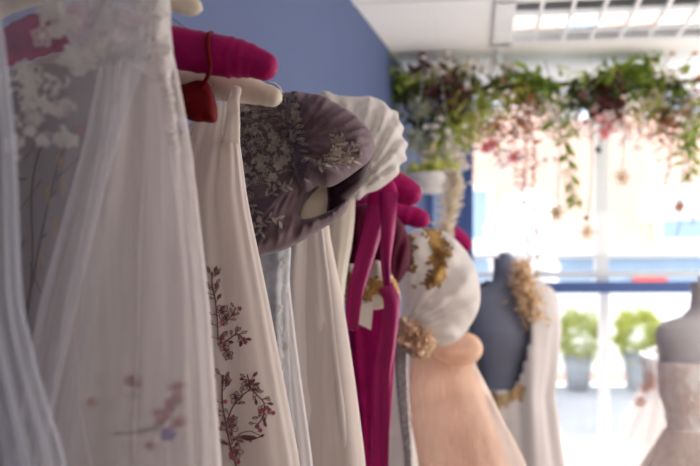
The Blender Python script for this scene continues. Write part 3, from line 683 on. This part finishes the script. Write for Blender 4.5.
ribbon('ribbon_tail', [(389, 192), (388, 230), (386, 262), (388, 294)], (19, 5), 2.13, M['magenta_ribbon'], D)
ribbon('ribbon_tail', [(385, 286), (392, 303), (388, 340), (382, 380), (380, 430), (378, 500), (376, 600)], (16, 19), 2.125, M['magenta_ribbon'], D)
inflate('ribbon_fold', [(371, 182), (382, 176), (393, 180), (398, 195), (393, 208), (377, 210), (369, 200)], 2.150, .012, M['magenta'], D, R=10, s=2)
# --- H2 cream bodice with gold applique
D = dress(2.30, 372, 'cream bodice with gold floral lace, partly behind the magenta ribbon tails')
h2 = inflate('bodice', [(344, 270), (354, 264), (365, 276), (376, 260), (388, 270), (398, 286), (400, 302), (386, 308), (362, 310), (345, 304)], 2.28, .03, M['cream_satin'], D, R=14, s=2.2)
st = Stitch(h2)
for _ in range(110): st.leafp(rg.uniform(345, 400), rg.gauss(289, 8), rg.uniform(0, 6), rg.uniform(4, 7), 3, .9, True)
for _ in range(12): st.flower(rg.uniform(348, 396), rg.gauss(294, 8), 5, 5, 1, True)
st.build('gold_applique', M['gold'], D)
o = thing('price_tag', P(366, 314, 2.235), 'small cream card tag with gold beads in front of the magenta skirt', 'tag')
bq = MB(); a = [P(x, y, 2.235) for x, y in ((359, 305), (374, 301), (371, 330), (354, 322))]; bq.add(a+[p+Vector((0, .002, 0)) for p in a], [(0, 1, 2, 3), (7, 6, 5, 4), (0, 4, 5, 1), (1, 5, 6, 2), (2, 6, 7, 3), (3, 7, 4, 0)]); bq.build('card', M['card'], o, False)
bq = MB()
for k in range(9): bq.ball(P(352+rg.gauss(0, 2), 322+k*.9, 2.22), .004, 6, 4)
bq.build('bead', M['gold'], o)
MB().tube([P(366, 303, 2.233), P(368, 296, 2.24), P(372, 290, 2.245)], .0008, 5).build('string', M['gold'], o)
# --- I: white balloon sleeve with gold
D = dress(2.66, 430, 'white gown with a big balloon sleeve trimmed with gold lace')
si = inflate('balloon_sleeve', [(400, 240), (410, 232), (425, 228), (445, 232), (462, 246), (474, 264), (480, 288), (479, 308), (470, 326), (458, 340), (442, 346), (425, 342), (410, 335), (400, 322), (402, 300), (398, 275)], 2.62, .085, M['white_cotton'], D, R=30, s=2.2, disp=fan(400, 330, 17, .016, 19))
st = Stitch(si)
for _ in range(120):
    u = rg.random(); x = 429+13*math.sin(u*PI)*1.0+rg.gauss(0, 4.5); y = 224+u*64; st.leafp(x, y, rg.uniform(0, 6), rg.uniform(3, 6), 2.6, 1.1, rg.random() < .5)
for _ in range(12): u = rg.random(); st.flower(432+8*math.sin(u*PI)+rg.gauss(0, 3), 230+u*55, 5, 5, 1.2, True)
for _ in range(34): u = rg.random(); st.leafp(410+rg.gauss(0, 3)-3*math.sin(u*3), 238+u*34, rg.uniform(0, 6), 6, 3.5, 1.2, True)
st.build('gold_applique', M['gold'], D)
cf = inflate('cuff', [(396, 322), (405, 318), (420, 330), (436, 342), (432, 352), (421, 360), (408, 354), (396, 342)], 2.58, .03, M['gold_dull'], D, R=10, s=2.2, disp=folds_dir(.7, 6, .006, 3), label='gathered gold lace cuff')
b = MB()
for _ in range(420):
    u = rg.random(); w_ = rg.uniform(-11, 11); c = P(402+u*26-w_*.45, 328+u*18+w_*.8, 2.56); b.leaf(c+Vector((0, rg.uniform(-.03, .02), 0)), (rg.gauss(0, 1)-.4, rg.gauss(0, 1)-.5, rg.gauss(0, 1)-.4), .024, .013)
b.build('lace_ruffle', M['cuff_lace'], D, False)
skirt('skirt', M['white_cotton'], 2.72, [(340, 385, 402), (380, 380, 400), (420, 380, 410), (466, 380, 419)], .03, 6, .006, 81, D, flare=.3)
sv2 = skirt('silver_panel', M['silver_lace'], 2.66, [(335, 395, 408), (380, 395, 408), (430, 401, 411), (455, 405, 412)], .014, 2, .003, 82, D, flare=.2, nu=60, label='grey sequinned lace panel')
# --- J: blush tulle dress
D = dress(2.95, 460, 'blush pink tulle dress with a gathered bow, next to the left mannequin')
skirt('tulle_skirt', M['blush'], 2.95, [(335, 425, 446), (345, 412, 462), (380, 408, 478), (420, 406, 492), (466, 404, 508)], .06, 9, .016, 91, D, flare=.3)
skirt('net_overskirt', M['blush_sheer'], 2.95, [(345, 410, 464), (380, 404, 484), (420, 400, 503), (466, 398, 528)], .08, 6, .016, 92, D, flare=.3)
inflate('bow_loop', [(432, 346), (445, 336), (462, 332), (476, 336), (483, 348), (478, 360), (464, 366), (448, 364), (436, 358)], 2.9, .05, M['blush'], D, R=12, s=2.2, disp=fan(436, 352, 14, .008, 20))
inflate('bodice', [(418, 350), (422, 300), (440, 250), (458, 244), (468, 262), (466, 300), (458, 340), (440, 350)], 3.05, .05, M['blush'], D, R=16, s=3)
hanger([(425, 250), (438, 240), (450, 236), (460, 240), (470, 250)], 3.32, .036, M['magenta'], 'magenta padded hanger farthest along the rail, tip beside the blush dress')
# --- K: feather
D = thing('feather_plume', P(452, 235, 3.15), 'pale beige feathery pampas plume standing between hanging dresses and garland', 'plume')
b = MB(); stem = [(443, 240), (447, 220), (450, 200), (453, 185), (450, 175)]
MB().tube(cat([P(x, y, 3.15) for x, y in stem], 6, False), .005, 6).build('stem', M['petal_dry'], D)
q = cat([(x, y, 0) for x, y in stem], 20, False)
for _ in range(620):
    c = q[rg.randrange(len(q))]; a = rg.uniform(-.9, .9); u = (c.y-175)/65; L = .02+.035*math.sin(min(1, u+.15)*PI*.8)
    b.leaf(P(c.x, c.y, 3.15), (math.sin(a)+.25, rg.uniform(-.6, .6), .8*math.cos(a)-.3), L, .004)
tag(b.build('barbs', M['plume'], D), kind='stuff')
# --- white basket
c = P(432, 178, 3.9)
D = thing('hanging_basket', (c.x, 3.9, c.z), 'round white basket with small green leaves, above the magenta hangers', 'basket')
b = MB(); n = 9; rs = [.105*math.sqrt(1-(1-i/n)**2)+.008 for i in range(n+1)]
b.tube([(c.x, 3.9, c.z-.065+.075*i/n) for i in range(n+1)], rs, 22); b.build('bowl', M['basket'], D)
b = MB()
for _ in range(140): b.leaf((c.x+rg.gauss(0, .045), 3.9+rg.gauss(0, .04), c.z+.01), (rg.gauss(0, .6), rg.gauss(0, .6), rg.uniform(.2, 1)), rg.uniform(.04, .08), .02)
tag(b.build('foliage', M['leaf_lime'], D, False), kind='stuff')
for sgn in (-1, 1): MB().tube([(c.x+sgn*.08, 3.9, c.z), (c.x+sgn*.01, 3.9, CEIL-.0)], .0006, 4).build('cord', M['white_paint'], D)

# ------------------------------------------------------------------ mannequins
def torso(name, cx, cy, zs, m, parent, scale=1):
    """female dress form, neck to hips: rows (dz from shoulder, half width, half depth, y shift)"""
    rows = [(.145, .048, .048, 0), (.14, .052, .052, 0), (.10, .05, .05, 0), (.05, .055, .055, 0), (.02, .085, .065, 0), (.0, .15, .07, 0), (-.02, .175, .08, 0), (-.06, .178, .095, 0), (-.12, .165, .11, 0), (-.18, .165, .125, 0), (-.24, .15, .115, 0), (-.32, .125, .095, 0), (-.38, .12, .09, 0), (-.46, .145, .11, 0), (-.55, .175, .125, 0), (-.66, .18, .13, 0), (-.68, .05, .05, 0)]
    n = 32; vs = []; fs = []
    R = []
    for i in range((len(rows)-1)*4+1):
        t = i/4; k = min(int(t), len(rows)-2); u = t-k; u = u*u*(3-2*u); R.append([a+(b_-a)*u for a, b_ in zip(rows[k], rows[k+1])])
    for (dz, hw, hd, ys) in R:
        for i in range(n): th = 2*PI*i/n; vs.append((cx+hw*scale*math.cos(th), cy+ys+hd*scale*math.sin(th), zs+dz*scale))
    for j in range(len(R)-1):
        for i in range(n): fs.append((j*n+i, (j+1)*n+i, (j+1)*n+(i+1) % n, j*n+(i+1) % n))
    fs.append(tuple(range(n))); fs.append(tuple((len(R)-1)*n+i for i in range(n-1, -1, -1)))
    o = build(name, vs, fs, m, parent)
    return o
def dress_form(px, Y, zs, m, label, scale=1):
    cx = P(px, HY, Y).x; t = thing('mannequin', (cx, Y, 0), label, 'mannequin', 'mannequins by the window')
    torso('torso', cx, Y, zs, m, t, scale)
    MB().tube([(cx, Y, .02), (cx, Y, zs-.66*scale)], .014, 12).build('pole', M['black_metal'], t)
    MB().tube([(cx, Y, 0), (cx, Y, .012), (cx, Y, .02)], [.16, .16, .03], 24).build('base', M['black_metal'], t)
    MB().ball((cx, Y, zs+.155*scale), .03*scale, 12, 6, (1, 1, .5)).build('neck_cap', m, t)
    return t
# left one
Y1 = 3.95; z1 = P(0, 291, Y1).z
dress_form(505, Y1, z1, M['mannequin'], 'dark blue grey mannequin wearing the open-backed white gown', .93)
D = dress(Y1, 512, 'white gown with deep scooped back and gold trim, on the dark mannequin', z=1.4)
cx = P(505, HY, Y1).x
def gown_shell():
    keys = [(280, 0.11, .075), (288, .160, .09), (300, .195, .11), (330, .200, .14), (362, .19, .14), (395, .17, .14), (430, .19, .17), (466, .215, .20), (550, .26, .24), (640, .30, .28)]
    n = 90; nv = 90; vs = []; fs = []; zb = HY+(CZ-.04)*F/Y1
    for j in range(nv+1):
        py = 280+(zb-280)*j/nv; hw, hd = smoothlist(keys, py); z = P(0, py, Y1).z
        A = .012*min(1, max(0, (py-290)/120))
        for i in range(n):
            th = 2*PI*i/n; f = math.sin(8*th+1.2*math.sin(py/90))+.4*math.sin(17*th+py/80)
            sh = .03 if True else 0
            vs.append((cx+sh+(hw+A*f)*math.cos(th), Y1+(hd+A*f)*math.sin(th), z))
    for j in range(nv):
        for i in range(n):
            q = (j*n+i, (j+1)*n+i, (j+1)*n+(i+1) % n, j*n+(i+1) % n)
            c = sum((Vector(vs[k]) for k in q), Vector())/4; px = HX+c.x/c.y*F; py = HY-(c.z-CZ)/c.y*F
            if c.y < Y1+.03 and c.y < Y1+.02:
                u = (px-500)/31.0
                if py < 390 and abs(u) < 1 and py < 392-(abs(u)**3.2)*60 : continue
                if py < 320 and abs(u) < 1: continue
                if py < 300 and px < 528 and px > 470: continue
            fs.append(q)
    o = build('gown', vs, fs, M['gown_white'], D); SURF[o.name] = bvh(vs, fs); s = o.modifiers.new('t', 'SOLIDIFY'); s.thickness = .003; return o
gs = gown_shell()
st = Stitch(gs)
for _ in range(60): u = rg.random(); st.leafp(486+u*38, 405-4*math.sin(u*3.0)-(abs(u-.3)**1.5)*24+rg.gauss(0, 2.5), rg.uniform(0, 6), 6, 3.5, 1.4, True)
st.build('gold_trim', M['gold_dull'], D)
b = MB()
for _ in range(330):
    u = rg.random(); c = P(519+u*16+rg.gauss(0, 4+3*u), 266+u*54+rg.gauss(0, 5), Y1-.13)
    b.leaf(c+Vector((0, rg.uniform(-.03, .06), 0)), (rg.gauss(0, 1), rg.gauss(0, 1)-.5, rg.gauss(0, 1)), .034, .022)
b.build('shoulder_flowers', M['peach_flower'], D, False, 'peach orange fabric flowers on the shoulder')
# right one
Y2 = 3.45; z2 = P(0, 322, Y2).z
dress_form(706, Y2, z2, M['mannequin_pale'], 'pale grey mannequin at the right edge, wearing the lace bodice gown')
D = dress(Y2, 706, 'strapless blush gown with a white lace bodice on the mannequin at the right edge', z=1.2)
cx2 = P(706, HY, Y2).x
def loft_dress(name, m, rows, amp, k, cx, cy, par, n=110):
    nv = 60; vs = []; fs = []; z0, z1_ = rows[0][0], rows[-1][0]
    for j in range(nv+1):
        z = z0+(z1_-z0)*j/nv; hw, hd = smoothlist([(-a, b_, c) for a, b_, c in rows], -z); A = amp*(j/nv)
        for i in range(n):
            th = 2*PI*i/n; f = math.sin(k*th+1.5*math.sin(z*3))+.5*math.sin(k*1.7*th+z*2); vs.append((cx+(hw+A*f)*math.cos(th), cy+(hd+A*f)*math.sin(th), z))
    for j in range(nv):
        for i in range(n): fs.append((j*n+i, (j+1)*n+i, (j+1)*n+(i+1) % n, j*n+(i+1) % n))
    o = build(name, vs, fs, m, par); SURF[o.name] = bvh(vs, fs); return o
lbz = P(0, 362, Y2).z
bd = loft_dress('bodice', M['white_solid'], [(lbz, .172, .125), (z2-.24, .165, .13), (z2-.32, .142, .108), (z2-.38, .135, .10), (z2-.45, .152, .12)], .001, 20, cx2, Y2, D)
st = Stitch(bd)
for _ in range(120): st.leafp(rg.uniform(658, 720), rg.uniform(364, 425), rg.uniform(0, 6), 8, 4, 1.4, True)
st.build('lace_applique', M['lace_pale'], D)
loft_dress('skirt', M['skirt_pale'], [(z2-.38, .14, .105), (z2-.5, .20, .17), (z2-.65, .27, .25), (.05, .42, .40)], .03, 17, cx2, Y2, D)
loft_dress('net_overskirt', M['blush_sheer'], [(z2-.38, .145, .11), (z2-.5, .215, .185), (z2-.65, .29, .27), (.05, .46, .44)], .03, 13, cx2, Y2, D)
# white display gown in the window
Y3 = 4.95
dress_form(668, Y3, P(0, 350, Y3).z, M['mannequin_pale'], 'small mannequin in the window behind the right one, under a white gown', .8)
D = dress(Y3, 652, 'bright white tulle gown in the window, left of the right mannequin', z=1.1)
c3 = P(668, HY, Y3).x; zz = P(0, 352, Y3).z
g3 = loft_dress('gown', M['white_sheer'], [(zz, .145, .105), (zz-.15, .125, .095), (zz-.25, .17, .13), (zz-.45, .28, .22), (.05, .50, .4)], .02, 15, c3, Y3, D)
st = Stitch(g3)
for x, y in ((650, 378), (646, 388), (652, 384), (640, 402)): st.flower(x, y, 5, 5, 1.6, True)
st.build('lace_applique', M['petal_blush'], D)

# ------------------------------------------------------------------ garland of flowers along the rod
GY = 4.62
G = thing('flower_garland', P(540, 86, GY), 'long garland of mixed leaves and dried flowers on a rod across the window top', 'garland')
rod = [P(x, y, GY+.02) for x, y in ((385, 99), (430, 95), (490, 87), (550, 84), (610, 84), (660, 82), (740, 80))]
MB().tube(cat(rod, 6, False), .011, 8).build('rod', M['twig'], G)
for x in (455, 640): p = P(x, 86, GY+.02); MB().tube([p, Vector((p.x, p.y, CEIL))], .0008, 4).build('wire', M['metal'], G)
rg = random.Random(21)
def cluster(name, m, spots, n, L, w, droop=0, label=None, sy=.07):
    b = MB(); 
    for _ in range(int(n*1.35)):
        x, y, rx, ry = rg.choice(spots); c = P(x+rg.gauss(0, rx*.5), y+rg.gauss(0, ry*.5), GY)+Vector((0, rg.gauss(0, sy), 0))
        d = Vector((rg.gauss(0, 1), rg.gauss(0, .7), rg.gauss(0, .8)-droop)); b.leaf(c, d, L*rg.uniform(.6, 1.3), w*rg.uniform(.7, 1.2))
    return tag(b.build(name, m, G, False, label), kind='stuff')
cluster('green_leaves', M['leaf_green'], [(388, 80, 12, 16), (400, 88, 16, 10), (505, 88, 30, 14), (540, 90, 24, 10), (600, 84, 60, 6), (660, 95, 30, 16), (640, 72, 14, 14), (690, 130, 10, 30), (530, 78, 24, 6), (620, 76, 24, 8), (448, 128, 12, 14)], 640, .07, .026, .2)
cluster('dark_leaves', M['leaf_dark'], [(420, 118, 14, 18), (455, 86, 22, 12), (600, 92, 22, 16), (575, 100, 14, 14), (500, 85, 30, 6), (650, 88, 50, 5), (412, 95, 16, 8), (670, 110, 20, 14)], 420, .06, .024, .3)
cluster('burgundy_leaves', M['leaf_burgundy'], [(440, 88, 20, 12), (458, 96, 14, 16), (445, 112, 14, 16), (602, 98, 16, 16), (610, 112, 12, 8), (425, 72, 10, 10)], 330, .06, .026, .2)
cluster('lime_fronds', M['leaf_lime'], [(474, 112, 22, 22), (478, 120, 24, 20), (462, 112, 18, 20), (500, 92, 24, 8), (415, 82, 14, 8), (462, 128, 16, 16), (490, 104, 18, 14), (450, 68, 20, 4), (640, 106, 14, 10), (432, 170, 14, 10), (440, 150, 14, 20), (590, 76, 30, 6)], 560, .085, .012, .5)
cluster('brown_leaves', M['leaf_brown'], [(524, 98, 14, 16), (522, 118, 10, 20), (515, 92, 16, 8), (665, 122, 16, 16), (500, 130, 16, 12), (690, 100, 14, 20)], 250, .05, .02, .5)
cluster('grey_foliage', M['leaf_grey'], [(428, 112, 16, 16), (418, 104, 14, 12), (420, 140, 12, 16), (440, 158, 16, 12)], 300, .035, .018, 0)
cluster('dried_flowers', M['petal_dry'], [(655, 104, 14, 10), (683, 112, 14, 12), (470, 72, 22, 8), (660, 78, 14, 12), (500, 70, 20, 8), (372, 84, 8, 10), (670, 140, 12, 24), (352, 94, 6, 6)], 300, .03, .016, 0)
cluster('pale_petals', M['petal_blush'], [(435, 160, 14, 14), (620, 120, 24, 14), (600, 128, 20, 12), (545, 128, 18, 14), (480, 130, 20, 14), (640, 132, 20, 12), (455, 150, 20, 16), (520, 185, 10, 30), (530, 160, 14, 20)], 230, .035, .02, 0)
cluster('white_blossom', M['petal_white'], [(452, 78, 16, 12), (468, 74, 14, 8), (430, 78, 12, 10), (495, 112, 12, 14), (560, 112, 14, 14), (640, 128, 24, 12), (455, 160, 16, 20), (648, 88, 12, 12), (605, 125, 26, 12), (500, 150, 18, 20), (440, 135, 16, 14), (540, 108, 16, 10), (690, 100, 10, 14)], 430, .032, .024, 0, None, .13)
def bloom(x, y, r, m, k=8, dy=0, cen='petal_orange', down=False, name='flower'):
    b = MB(); c = P(x, y, GY-.06+dy); f = Vector((rg.uniform(-.4, .4), -1, rg.uniform(-.5, .3)))
    f.normalize(); a = f.cross(Vector((0, 0, 1))).normalized(); u = a.cross(f)
    for i in range(k):
        t = 2*PI*i/k+rg.uniform(-.1, .1); d = a*math.cos(t)+u*math.sin(t)+f*.25; b.leaf(c, d, r, r*.5, .2, up=f)
    o = b.build(name, M[m], G, False)
    MB().ball(c, r*.22, 8, 5).build('centre', M[cen], o)
    return o
for x, y, r, m in ((583, 96, .03, 'petal_pink'), (600, 118, .038, 'petal_pink'), (612, 126, .036, 'petal_pink'), (604, 134, .034, 'petal_pink'), (594, 108, .03, 'petal_blush'), (622, 114, .03, 'petal_blush'), (628, 128, .034, 'petal_blush'), (648, 105, .04, 'petal_white'), (660, 100, .036, 'petal_white'), (684, 114, .042, 'petal_dry'), (692, 122, .036, 'petal_white'), (672, 118, .036, 'petal_dry'),
                   (492, 143, .042, 'petal_pink'), (515, 157, .04, 'petal_pink'), (486, 148, .034, 'petal_pink'), (426, 108, .035, 'leaf_grey'), (436, 116, .035, 'leaf_grey'), (418, 116, .03, 'leaf_grey'), (456, 82, .022, 'petal_white'), (468, 88, .022, 'petal_white'), (448, 74, .02, 'petal_white'), (497, 116, .03, 'petal_white'), (640, 90, .024, 'petal_white'), (628, 84, .02, 'petal_white'), (554, 118, .03, 'petal_white'), (575, 118, .024, 'petal_white'),
                   (672, 53, .02, 'petal_orange'), (695, 52, .02, 'petal_orange'), (556, 213, .05, 'petal_dry'), (587, 232, .046, 'petal_dry'), (621, 178, .05, 'petal_dry'), (678, 206, .042, 'leaf_brown'), (598, 150, .022, 'leaf_dark'), (586, 218, .016, 'leaf_dark'), (545, 160, .014, 'leaf_dark')):
    bloom(x, y, r, m, rg.choice((6, 7, 9)))
bs = MB()                                     # hanging and upright stems
for pts in ([(672, 53), (660, 70), (652, 86)], [(695, 52), (682, 70), (676, 84)], [(625, 62), (624, 74), (620, 84)], [(545, 60), (548, 72), (552, 84)], [(558, 90), (560, 150), (556, 213)], [(590, 90), (592, 160), (587, 232)], [(618, 90), (624, 140), (621, 178)],
            [(680, 90), (684, 150), (678, 206)], [(528, 100), (535, 160), (532, 200), (538, 245), (534, 285)], [(515, 100), (526, 150), (524, 200), (530, 262)], [(598, 90), (602, 130), (598, 150)], [(676, 120), (668, 170), (660, 215)], [(690, 110), (688, 170), (694, 225)], [(678, 206), (690, 190), (699, 182)], [(678, 206), (680, 222), (676, 236)],
            [(382, 96), (385, 78), (352, 62)], [(392, 96), (376, 85), (352, 92)], [(470, 88), (440, 72), (420, 58)], [(500, 84), (478, 70), (452, 62)], [(548, 84), (520, 72), (490, 62)]):
    bs.tube(cat([P(x, y, GY-.04) for x, y in pts], 6, False), .0024, 5)
bs.build('stems', M['twig'], G)
b = MB()                                      # small leaves on the hanging stems
for pts in ([(528, 110), (535, 160), (532, 200), (538, 245), (534, 285)], [(518, 110), (526, 150), (524, 200), (530, 262)], [(676, 120), (668, 170), (660, 215)], [(690, 110), (688, 170), (694, 225)]):
    q = cat([P(x, y, GY-.04) for x, y in pts], 14, False)
    for c in q: b.leaf(c, (rg.gauss(0, 1), rg.gauss(0, 1), rg.gauss(0, 1)), .026, .013)
tag(b.build('hanging_leaves', M['leaf_brown'], G, False), kind='stuff')
b = MB()
for pts, s_ in (([(548, 95), (558, 125), (566, 150), (572, 180), (575, 203)], .055), ([(540, 92), (546, 110), (550, 126)], .05), ([(562, 96), (570, 120), (574, 135)], .045), ([(690, 110), (694, 150), (690, 178)], .05), ([(352, 64), (353, 74), (350, 82)], .03)):
    q = cat([P(x, y, GY-.05) for x, y in pts], 16, False); b.tube(q, .003, 5)
    for c in q: b.leaf(c, (rg.choice((-1, 1))*.8, rg.gauss(0, .5), -.6), s_, s_*.35)
tag(b.build('hanging_fern', M['leaf_green'], G, False), kind='stuff')
